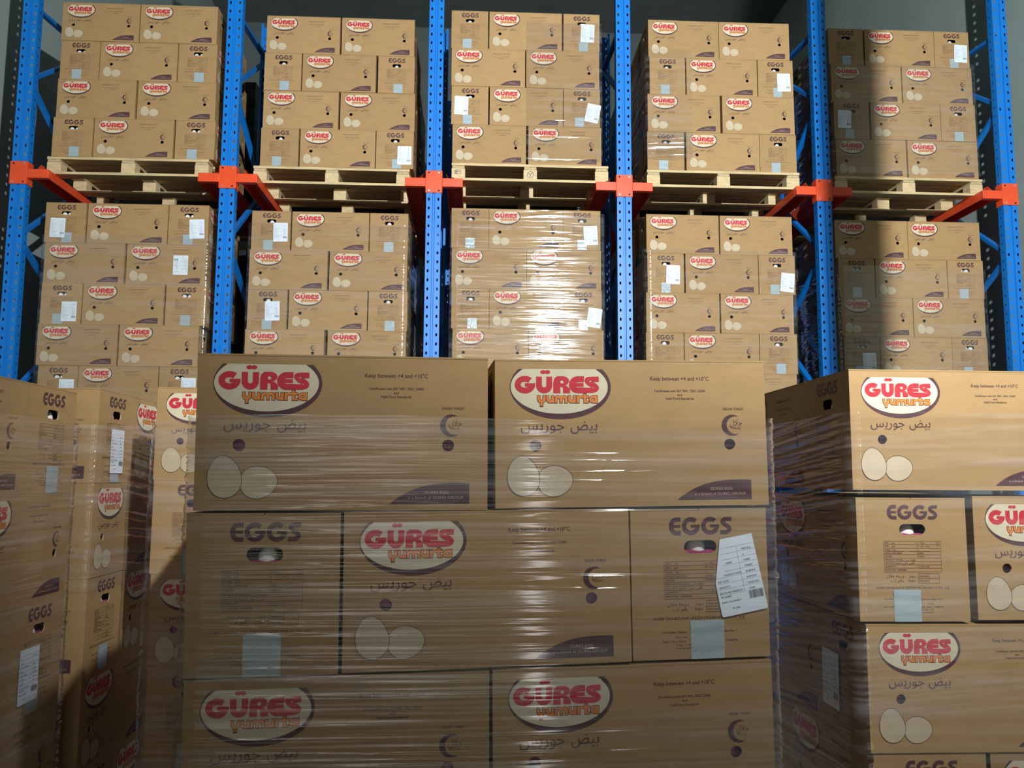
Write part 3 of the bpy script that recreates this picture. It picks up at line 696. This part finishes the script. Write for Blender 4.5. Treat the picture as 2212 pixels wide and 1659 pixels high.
# burnt stamps on the front blocks of the middle pallet
pm = [x for x in bpy.data.objects if x.get('label') == 'pale wooden pallet under the upper load, middle bay'][0]
def stamp(x, z, pieces):
    mb = MB()
    for k, (vs, fs) in enumerate(pieces): mb.add([(v[0] + x, .0030 - k * .0002, v[1] + z) for v in vs], fs, INK)
    mb.build('burnt_stamp', pm)
stamp(0, .060, [ribbon(ell(0, 0, .026, .026, 30), .004, True), ribbon([(-.015, .014), (0, -.004), (.015, .014)], .006), ribbon([(0, -.004), (0, -.018)], .006)])
stamp(-.595, .070, [ribbon([(-.018, -.015), (-.018, .016)], .003), ribbon([(-.018, .016), (.030, .016)], .003), ribbon([(.030, .016), (.030, -.015)], .003), ribbon([(.030, -.015), (-.018, -.015)], .003), ribbon([(0, -.015), (0, .016)], .003),
                    ribbon([(-.009, -.012), (-.009, .013)], .008), text('TR-45', .011, .02, 'LEFT', 2, .024)])
# ------------------------------------------------------------------ near loads
def near_carton(kind, corners, label, group, tape=1):
    """front face corners TL,TR,BR,BL in world metres (slightly crushed boxes are not perfectly square)"""
    TL, TR, BR, BL = [Vector(c) for c in corners]; W = ENDW[kind]; D = EW if kind == 'L' else LW
    U = (TR - TL); U.z = 0; U.normalize(); Dn = Vector((-U.y, U.x, 0)); O = (BL + BR) / 2
    def warp(v):
        if kind == 'L': u = (v.x + LW / 2) / LW; d = v.y + EW / 2
        else: u = (v.y + EW / 2) / EW; d = LW / 2 - v.x
        hgt = v.z / BH
        p = (BL * (1 - u) + BR * u) * (1 - hgt) + (TL * (1 - u) + TR * u) * hgt
        return p + Dn * d - O
    o = link('egg_carton', carton_mesh('egg_carton', warp), label=label, cat='carton', group=group); o.location = O
    if kind == 'E' or True:
        t = link('closing_tape', tape_mesh((-.02, 0, .016, -.045, .012)[tape], warp), o)
    return o, O, U
def hole_trays(O, where, ang=0.0, sides=(-1, 1)):
    R_ = Matrix.Rotation(ang, 4, 'Z')
    for s in sides:
        tr = link('egg_tray', TRAY, label='pink pulp egg tray behind %s round hole, %s' % ('left' if s < 0 else 'right', where), cat='egg tray', group='pink egg trays seen through the carton holes')
        tr.location = O + R_ @ Vector((s * .150, .156, .158)); tr.rotation_euler[2] = ang
def quad(x0, y, z0, W, H=.3265, dx=0, ang=0):
    c_, s_ = math.cos(ang), math.sin(ang); a = Vector((x0, y, z0)); b = a + Vector((W * c_, W * s_, 0))
    return [a + Vector((0, 0, H)), b + Vector((0, 0, H)), b, a]
GC = 'cartons of the central front load'
c1 = lambda a, b, c_, d: [a, b, c_, d]
o, O, U = near_carton('L', [(-.577, 1.780, 1.756), (.029, 1.822, 1.759), (.031, 1.822, 1.433), (-.572, 1.780, 1.430)], 'brown logo carton, left half of top layer, central front load', GC)
hole_trays(O, 'left of top layer, central front load', .07)
o, O, U = near_carton('L', [(.044, 1.823, 1.757), (.650, 1.865, 1.767), (.655, 1.866, 1.446), (.048, 1.823, 1.436)], 'brown logo carton, right half of top layer, central front load', GC)
hole_trays(O, 'right of top layer, central front load', .07)
o, O, U = near_carton('E', [(-.584, 1.779, 1.425), (-.275, 1.801, 1.426), (-.272, 1.801, 1.100), (-.576, 1.780, 1.097)], 'brown EGGS carton with silver tape, left end of second layer, central front load', GC)
add_contents(O, None, .07, 'in hand hole, left end of second layer, central front load')
o, O, U = near_carton('L', [(-.268, 1.801, 1.427), (.337, 1.844, 1.437), (.342, 1.844, 1.114), (-.264, 1.802, 1.101)], 'brown logo carton, middle of second layer, central front load', GC)
hole_trays(O, 'middle of second layer, central front load', .07)
o, O, U = near_carton('E', [(.342, 1.850, 1.434), (.649, 1.872, 1.440), (.651, 1.872, 1.119), (.346, 1.850, 1.114)], 'brown EGGS carton with torn white sheet, right end of second layer, central front load', GC, 4)
add_contents(O, None, .07, 'in hand hole, right end of second layer, central front load')
lb = link('paper_label', LABELCUT, o); q = Vector((math.cos(.07), math.sin(.07), 0))
lb.location = q * .082 + Vector((.0035 * math.sin(.07), -.0035, .177)); lb.rotation_euler = (Matrix.Rotation(.07, 3, 'Z') @ Matrix.Rotation(-.19, 3, 'Y')).to_euler()
o, O, U = near_carton('L', [(-.574, 1.780, 1.093), (.038, 1.823, 1.101), (.041, 1.823, .775), (-.570, 1.780, .768)], 'brown logo carton, left half of third layer, central front load', GC)
hole_trays(O, 'left of third layer, central front load', .07)
o, O, U = near_carton('L', [(.045, 1.823, 1.102), (.650, 1.865, 1.113), (.654, 1.866, .790), (.049, 1.823, .778)], 'brown logo carton, right half of third layer, central front load', GC)
hole_trays(O, 'right of third layer, central front load', .07)
def plain(kind, x, y, z, ang, label, group, side=1):
    o = carton(x, y, z, kind, label, group, 0, side=side); o.rotation_euler[2] += ang
    return o
CA = .07; cA, sA = math.cos(CA), math.sin(CA); ORG = Vector((.038, 1.826, 0))
def back(kind, u, d, z, label):
    """u along the front, d depth of its near face behind the front"""
    D = ENDW['E' if kind == 'L' else 'L']; p = ORG + Vector((cA, sA, 0)) * u + Vector((-sA, cA, 0)) * (d + D / 2)
    o = plain(kind, p.x, p.y - D / 2, z, CA, label, GC); return o
cz = [1.4375, 1.108, .776, .448, .120]
FROML = ['leftmost', 'second from left', 'second from right', 'rightmost']
for r in range(5):
    nm = LAY[r] if r < 4 else 'bottom'; z = cz[r]
    if r % 2 == 0:
        for k in range(4): back('E', -.4545 + k * .303, .306, z, 'brown carton, %s in rear row of %s layer, central front load' % (FROML[k], nm))
    else:
        back('L', 0, .306, z, 'brown carton behind the middle one of the %s layer, central front load' % nm)
        for k in (0, 1): back('L', -.304 + k * .608, .61, z, 'brown carton, %s rear of %s layer, central front load' % (('left', 'right')[k], nm))
for r, kinds in ((3, 'ELE'), (4, 'LL')):
    u = -.614; nm = ('fourth', 'bottom')[r - 3]
    for k, kd in enumerate(kinds):
        wd = ENDW[kd]; back(kd, u + wd / 2, 0, cz[r], 'brown carton in front, %s of %s layer, central front load' % ((('left end', 'middle', 'right end') if r == 3 else ('left half', 'right half'))[k], nm)); u += wd + .008

GR = 'cartons of the right front load'
def stack_carton(kind, x0, y, z, label, group, tape=1, eggs=True, ang=0, H=.3265):
    o, O, U = near_carton(kind, quad(x0, y, z, ENDW[kind], H, 0, ang), label, group, tape); return o, O
def side_contents(x, y, z, s, where, eggs=1):
    """hand hole in a face that looks along s*X, centred at y"""
    add_contents((x, y, z), None, math.pi / 2 * s, where, eggs)
# right front load: corner at (1.023, 2.25)
RZ = [1.476, 1.130, .796, .468]
o, O = stack_carton('L', 1.020, 2.250, RZ[0], 'brown logo carton, left half of top layer, right front load', GR); hole_trays(O, 'top layer, right front load', 0, (-1,))
plain('E', 1.020 + .152, 2.250 + .306, RZ[0], 0, 'brown carton behind the top left logo carton, right front load', GR)
side_contents(1.020, 2.40, RZ[0], -1, 'in side hand hole, top layer, right front load')
o, O = stack_carton('E', 1.027, 2.252, RZ[1], 'brown EGGS carton, left end of second layer, right front load', GR, 0, H=.325)
add_contents(O, None, 0, 'in hand hole, left end of second layer, right front load')
o, O = stack_carton('L', 1.347, 2.250, RZ[1] + .004, 'brown logo carton, right of EGGS carton, second layer, right front load', GR); hole_trays(O, 'second layer, right front load', 0, (-1,))
plain('L', 1.03 + .302, 2.252 + .606, RZ[1], 0, 'brown carton at rear left of second layer, right front load', GR)
o, O = stack_carton('L', 1.041, 2.250, RZ[2], 'brown logo carton, left half of third layer, right front load', GR); hole_trays(O, 'third layer, right front load', 0, (-1,))
o = plain('E', 1.041 + .152, 2.250 + .306, RZ[2], 0, 'brown carton with narrow white sheet, rear left of third layer, right front load', GR)
side_contents(1.041, 2.40, RZ[2], -1, 'in side hand hole, third layer, right front load')
o, O = stack_carton('E', 1.050, 2.255, RZ[3], 'brown EGGS carton, left end of fourth layer, right front load', GR)
stack_carton('L', 1.362, 2.255, RZ[3], 'brown logo carton, right of EGGS carton, fourth layer, right front load', GR)
plain('L', 1.05 + .302, 2.255 + .606, RZ[3], 0, 'brown carton at rear left of fourth layer, right front load', GR)
for (yy, zz, zr) in ((2.50, .16, .02), (2.585, .19, 0)):
    pass
# white sheets on its side face (children of the cartons they stick to)
def side_sheet(par, wx, wy, wz, s, rot):
    l = link('paper_label', LABEL, par); M = Matrix.Translation((wx + s * .004, wy, wz)) @ Matrix.Rotation(math.pi / 2 * s, 4, 'Z') @ Matrix.Rotation(rot, 4, 'Y')
    l.matrix_parent_inverse = (Matrix.Translation(par.location) @ par.rotation_euler.to_matrix().to_4x4()).inverted(); l.matrix_world = M; l.matrix_basis = M
side_sheet([x for x in bpy.data.objects if x.get('label') == 'brown logo carton, left half of third layer, right front load'][0], 1.039, 2.475, .935, -1, .02)

GL = 'cartons of the load left of the central one'
CZ = [1.488, 1.163, .838, .512, .186]
for r in range(5):
    nm = LAY[r] if r < 4 else 'bottom'
    x0 = (-1.124, -1.120, -1.114, -1.108, -1.108)[r]
    if r % 2 == 0:
        o, O = stack_carton('L', x0, 3.05, CZ[r], 'brown logo carton, left half of %s layer, load left of the central one' % nm, GL)
        if r < 3: hole_trays(O, '%s layer, load left of central one' % nm, 0, (-1,))
    else:
        o, O = stack_carton('E', x0, 3.05, CZ[r], 'brown EGGS carton, left end of %s layer, load left of the central one' % nm, GL)
        add_contents(O, None, 0, 'in hand hole, %s layer, load left of the central one' % nm)
        stack_carton('L', x0 + .31, 3.05, CZ[r], 'brown logo carton, middle of %s layer, load left of the central one' % nm, GL)

GB = 'cartons of the dark load behind the leftmost one'
BX = (-1.302, -1.303, -1.306, -1.306, -1.306)
for r in range(5):
    nm = LAY[r] if r < 4 else 'bottom'; x = BX[r]; z = CZ[r] - .012
    if r % 2 == 0:
        stack_carton('L', x - LW, 3.0, z, 'brown logo carton at front of %s layer, dark load behind the leftmost one' % nm, GB)
        side_contents(x, 3.15, z, 1, 'in side hand hole, %s layer, load behind the leftmost one' % nm)
        plain('E', x - .152, 3.0 + .306, z, 0, 'brown carton at back of %s layer, dark load behind the leftmost one' % nm, GB)
    else:
        stack_carton('E', x - EW, 3.0, z, 'brown EGGS carton at front of %s layer, dark load behind the leftmost one' % nm, GB)
        plain('L', x - .302, 3.0 + .606, z, 0, 'brown carton at back of %s layer, dark load behind the leftmost one' % nm, GB)
o = [x for x in bpy.data.objects if x.get('label') == 'brown logo carton at front of top layer, dark load behind the leftmost one'][0]
side_sheet(o, BX[0], 3.16, CZ[0] + .10, 1, 0)

GA = 'cartons of the leftmost load'
AX = -1.312; AY1 = 2.85; AZ = [1.446, 1.122, .797, .471]
for r in range(4):
    nm = LAY[r]; z = AZ[r]
    if r % 2 == 0:   # seen from its right side: long face in front, EGGS end at the back
        plain('E', AX - EW / 2, AY1 - .305 - LW, z, 0, 'brown carton, side with crescent mark, front of %s layer, leftmost load' % nm, GA)
        plain('L', AX - LW / 2, AY1 - EW, z, 0, 'brown EGGS carton with its end facing right, back of %s layer, leftmost load' % nm, GA)
        side_contents(AX, AY1 - EW / 2, z, 1, 'in side hand hole, %s layer, leftmost load' % nm, 2 if r == 0 else 1)
    else:
        plain('L', AX - LW / 2, AY1 - .610 - EW, z, 0, 'brown carton at front of %s layer, leftmost load' % nm, GA)
        plain('E', AX - EW / 2, AY1 - LW, z, 0, 'brown carton, logo on its right side, back of %s layer, leftmost load' % nm, GA)
o = [x for x in bpy.data.objects if x.get('label') == 'brown EGGS carton with its end facing right, back of third layer, leftmost load'][0]
side_sheet(o, AX, AY1 - .20, AZ[2] + .115, 1, 0)

# ------------------------------------------------------------------ stretch film
def film(name, path, z0, z1, label, ds=.03, dz=.004, amp=.0025, off=.007, freq=70, seed=0, mt=None, slope=.0, edge=.02, crease=.0034):
    P = [Vector((p[0], p[1], 0)) for p in path]
    # resample the path
    pts = []; nrm = []; s_acc = []; s0 = 0
    for a, b in zip(P[:-1], P[1:]):
        L_ = (b - a).length; k = max(1, int(L_ / ds)); d = (b - a) / L_; n = Vector((d.y, -d.x, 0))
        for i in range(k): pts.append(a + (b - a) * i / k); nrm.append(n); s_acc.append(s0 + L_ * i / k)
        s0 += L_
    pts.append(P[-1]); nrm.append(nrm[-1]); s_acc.append(s0)
    N2 = []
    for i in range(len(nrm)):
        v = nrm[max(i - 1, 0)] + nrm[i]; N2.append(v.normalized())
    nz = int((z1 - z0) / dz); vs = []
    for i, p in enumerate(pts):
        s = s_acc[i]; zt = z1 + edge * noise.noise(Vector((s * 2.2, seed, 1))) ; zl = z0 + edge * noise.noise(Vector((s * 2, seed, 5)))
        for j in range(nz + 1):
            z = zl + (zt - zl) * j / nz; q = z + slope * s + .02 * noise.noise(Vector((s * 1.1, z * 1.5, seed)))
            n1 = noise.noise(Vector((s * 1.3, q * freq, seed + 3))); n2 = noise.noise(Vector((s * 2.6, q * freq * 2.3, seed + 9))); n3 = noise.noise(Vector((s * 1.0, z * 5, seed + 20)))
            cr_ = noise.noise(Vector((s * .55, q * freq * .5, seed + 31))); mk = noise.noise(Vector((s * 1.7, z * 7, seed + 40)))
            ridge = max(0.0, 1 - abs(cr_) / .075) ** 1.3 * max(0.0, min(1.0, .75 + 1.7 * mk)) * crease
            d = off + amp * (n1 + .5 * n2) + .0035 * n3 + ridge
            vs.append(p + N2[i] * max(d, off * .35) + Vector((0, 0, z)))
    fs = [(i * (nz + 1) + j, (i + 1) * (nz + 1) + j, (i + 1) * (nz + 1) + j + 1, i * (nz + 1) + j + 1) for i in range(len(pts) - 1) for j in range(nz)]
    mb = MB(); mb.add(vs, fs, mt or FILM); me = mb.mesh('stretch_film'); smooth(me)
    return link('stretch_film', me, label=label, cat='stretch film', group='clear stretch film around the loads')
t = .07
film('f', [(-.61, 2.10), (-.585, 1.783), (-.575, 1.772), (.650, 1.858), (.662, 1.868), (.64, 2.2)], .62, 1.628, 'clear wrinkled stretch film around the central front load', seed=1, slope=.0, ds=.03, dz=.002)
film('f', [(1.010, 3.15), (1.010, 2.262), (1.020, 2.245), (2.25, 2.245)], .40, 1.685, 'clear stretch film around the right front load', seed=2, slope=-.10, dz=.0025)
film('f', [(-1.9, 1.93), (-1.318, 1.93), (-1.305, 1.945), (-1.305, 2.845), (-1.318, 2.858)], .45, 1.665, 'clear shiny stretch film around the leftmost load', seed=3, slope=.02, dz=.0025)
film('f', [(-1.55, 2.992), (-1.307, 2.992), (-1.295, 3.005), (-1.295, 3.90)], 1.10, 1.685, 'clear stretch film over the dark load behind the leftmost one', seed=4, slope=.1)
film('f', [(-1.133, 3.6), (-1.131, 3.050), (-1.118, 3.040), (-.2, 3.040)], .2, 1.69, 'clear stretch film around the load left of the central one', seed=5)
def far_film(b, lv, r0, r1, fx0, fx1, label, seed, side=0, mt=None, **k):
    n = 4 if lv == 0 else 6; r1 = min(r1, n - .08); zt = ZT[lv] + PH + (n - r0) * PIT; zb = ZT[lv] + PH + (n - r1) * PIT
    x0 = min(r[0] for r in (UPX, LOX)[lv][b]); x1 = max(r[1] for r in (UPX, LOX)[lv][b]); y = SY[b]
    a = x0 + (x1 - x0) * fx0; c = x0 + (x1 - x0) * fx1; path = [(a, y), (c, y)]
    if fx0 == 0: path = [(x0 - .006, y + .85), (x0 - .006, y + .008)] + [(x0 + .004, y - .002)] + path[1:]
    if fx1 == 1: path = path[:-1] + [(x1 - .004, y - .002), (x1 + .006, y + .008), (x1 + .006, y + .85)]
    return film('f', path, zb, zt, label, ds=.05, dz=.007, amp=.0032, freq=45, crease=.0022, seed=seed, mt=mt or FILMFAR, **k)
far_film(2, 0, .25, 4, .5, 1, 'clear stretch film over right half of the upper load, middle bay', 11, mt=FILMMID)
far_film(3, 0, .8, 3.6, 0, .30, 'clear stretch film over left edge of the upper load, fourth bay', 12)
far_film(4, 0, .9, 4, 0, 1, 'clear stretch film around the upper load, rightmost bay', 13)
far_film(0, 1, .8, 6, 0, 1, 'clear stretch film around the lower load, leftmost bay', 14)
far_film(1, 1, .3, 6, 0, 1, 'clear stretch film around the lower load, second bay', 15)
far_film(2, 1, .05, 6, 0, 1, 'clear glaring stretch film around the lower load, middle bay', 16, mt=FILMMID)
far_film(3, 1, .9, 6, 0, 1, 'clear stretch film around the lower load, fourth bay', 17)
far_film(4, 1, 1.2, 6, 0, 1, 'clear stretch film around the lower load, rightmost bay', 18)

zq = ZT[0] + PH
film('f', [(1.409, 6.697), (1.60, 6.672), (1.74, 6.652), (1.78, 6.694)], zq + .085, zq + PIT - .01, 'glaring film bulge on bottom left EGGS carton, upper load, fourth bay', ds=.03, dz=.005, amp=.0035, freq=45, seed=19, mt=FILMMID, edge=.008)
# ------------------------------------------------------------------ dark loads added deeper in the lanes to keep the gaps black
BLACKF = mat('gap_shade', (.008, .009, .011), .35, bump=.5, bscale=14, stretch=(1, 1, 7), spec=.6)  # near-black colour stands in for the shade inside the lanes
def deep_load(x0, x1, y0, z0, z1, name_label):
    mb = MB(); W_ = x1 - x0; D_ = .95; per = [(x0, y0), (x1, y0), (x1, y0 + D_), (x0, y0 + D_)]
    ring = []
    for (a, b) in zip(per, per[1:] + per[:1]):
        for i in range(12): ring.append((a[0] + (b[0] - a[0]) * i / 12, a[1] + (b[1] - a[1]) * i / 12))
    nz = 40; n = len(ring); cx_, cy_ = (x0 + x1) / 2, y0 + D_ / 2
    for j in range(nz + 1):
        z = z0 + (z1 - z0) * j / nz
        for i, (x, y) in enumerate(ring):
            k = 1 + .012 * noise.noise(Vector((x * 3, y * 3, z * 14)))
            mb.v.append((cx_ + (x - cx_) * k, cy_ + (y - cy_) * k, z))
    fs = [(j * n + i, j * n + (i + 1) % n, (j + 1) * n + (i + 1) % n, (j + 1) * n + i) for j in range(nz) for i in range(n)]
    fs.append([nz * n + i for i in range(n)])
    for f in fs: mb.f.append(list(f)); mb.m.append(mb.mi(BLACKF))
    return mb.build('gap_blocking_load', label=name_label, cat='pallet load', group='dark loads added to black out gaps in the rack')
for b in range(5):
    for lv in (0, 1):
        a_, c_ = PALX[b]; n = 4 if lv == 0 else 6; z0 = ZT[lv] + PH
        deep_load(a_ + .03, c_ - .03, SY[b] + 1.35, z0 + .002, z0 + n * PIT, 'dark load added to black out gaps behind the %s load, %s' % (('upper', 'lower')[lv], BAY[b]))
        p = copy_tree(PAL); p.location = ((a_ + c_) / 2, SY[b] + 1.33, ZT[lv]); p.rotation_euler[2] = 0
        tag(p, 'pale wooden pallet under the added dark %s load, %s' % (('upper', 'lower')[lv], BAY[b]), 'pallet', 'wooden pallets on the rack rails')

# unseen bright panel and glowing strip, added to put reflections in the film
REFLM = mat('white_reflector', (.72, .70, .70), .5); LIT = bpy.data.materials.new('reflection_glow'); LIT.use_nodes = True
eb = LIT.node_tree.nodes['Principled BSDF']; eb.inputs['Emission Color'].default_value = (1, .97, .95, 1); eb.inputs['Emission Strength'].default_value = 8
slab('reflection_panel', (-.75, YF + .002, 0), (.45, YF + .05, 3.2), REFLM)  # added pale panel, mirrored as a veil in the near film
mb = MB(); mb.add([(1.5, YF + .01, .4), (1.66, YF + .01, .4), (1.66, YF + .01, 3.6), (1.5, YF + .01, 3.6)], [(0, 1, 2, 3)], LIT); mb.build('reflection_strip', kind='structure')  # added glowing strip, mirrored as a pale vertical band in the film
spot('panel_light', (-.15, YF + 1.6, 5.2), (-.15, YF, 1.6), 1500, math.radians(60), .6, .1, (1, .93, .9))  # added light, brightens the panel so that its reflection shows
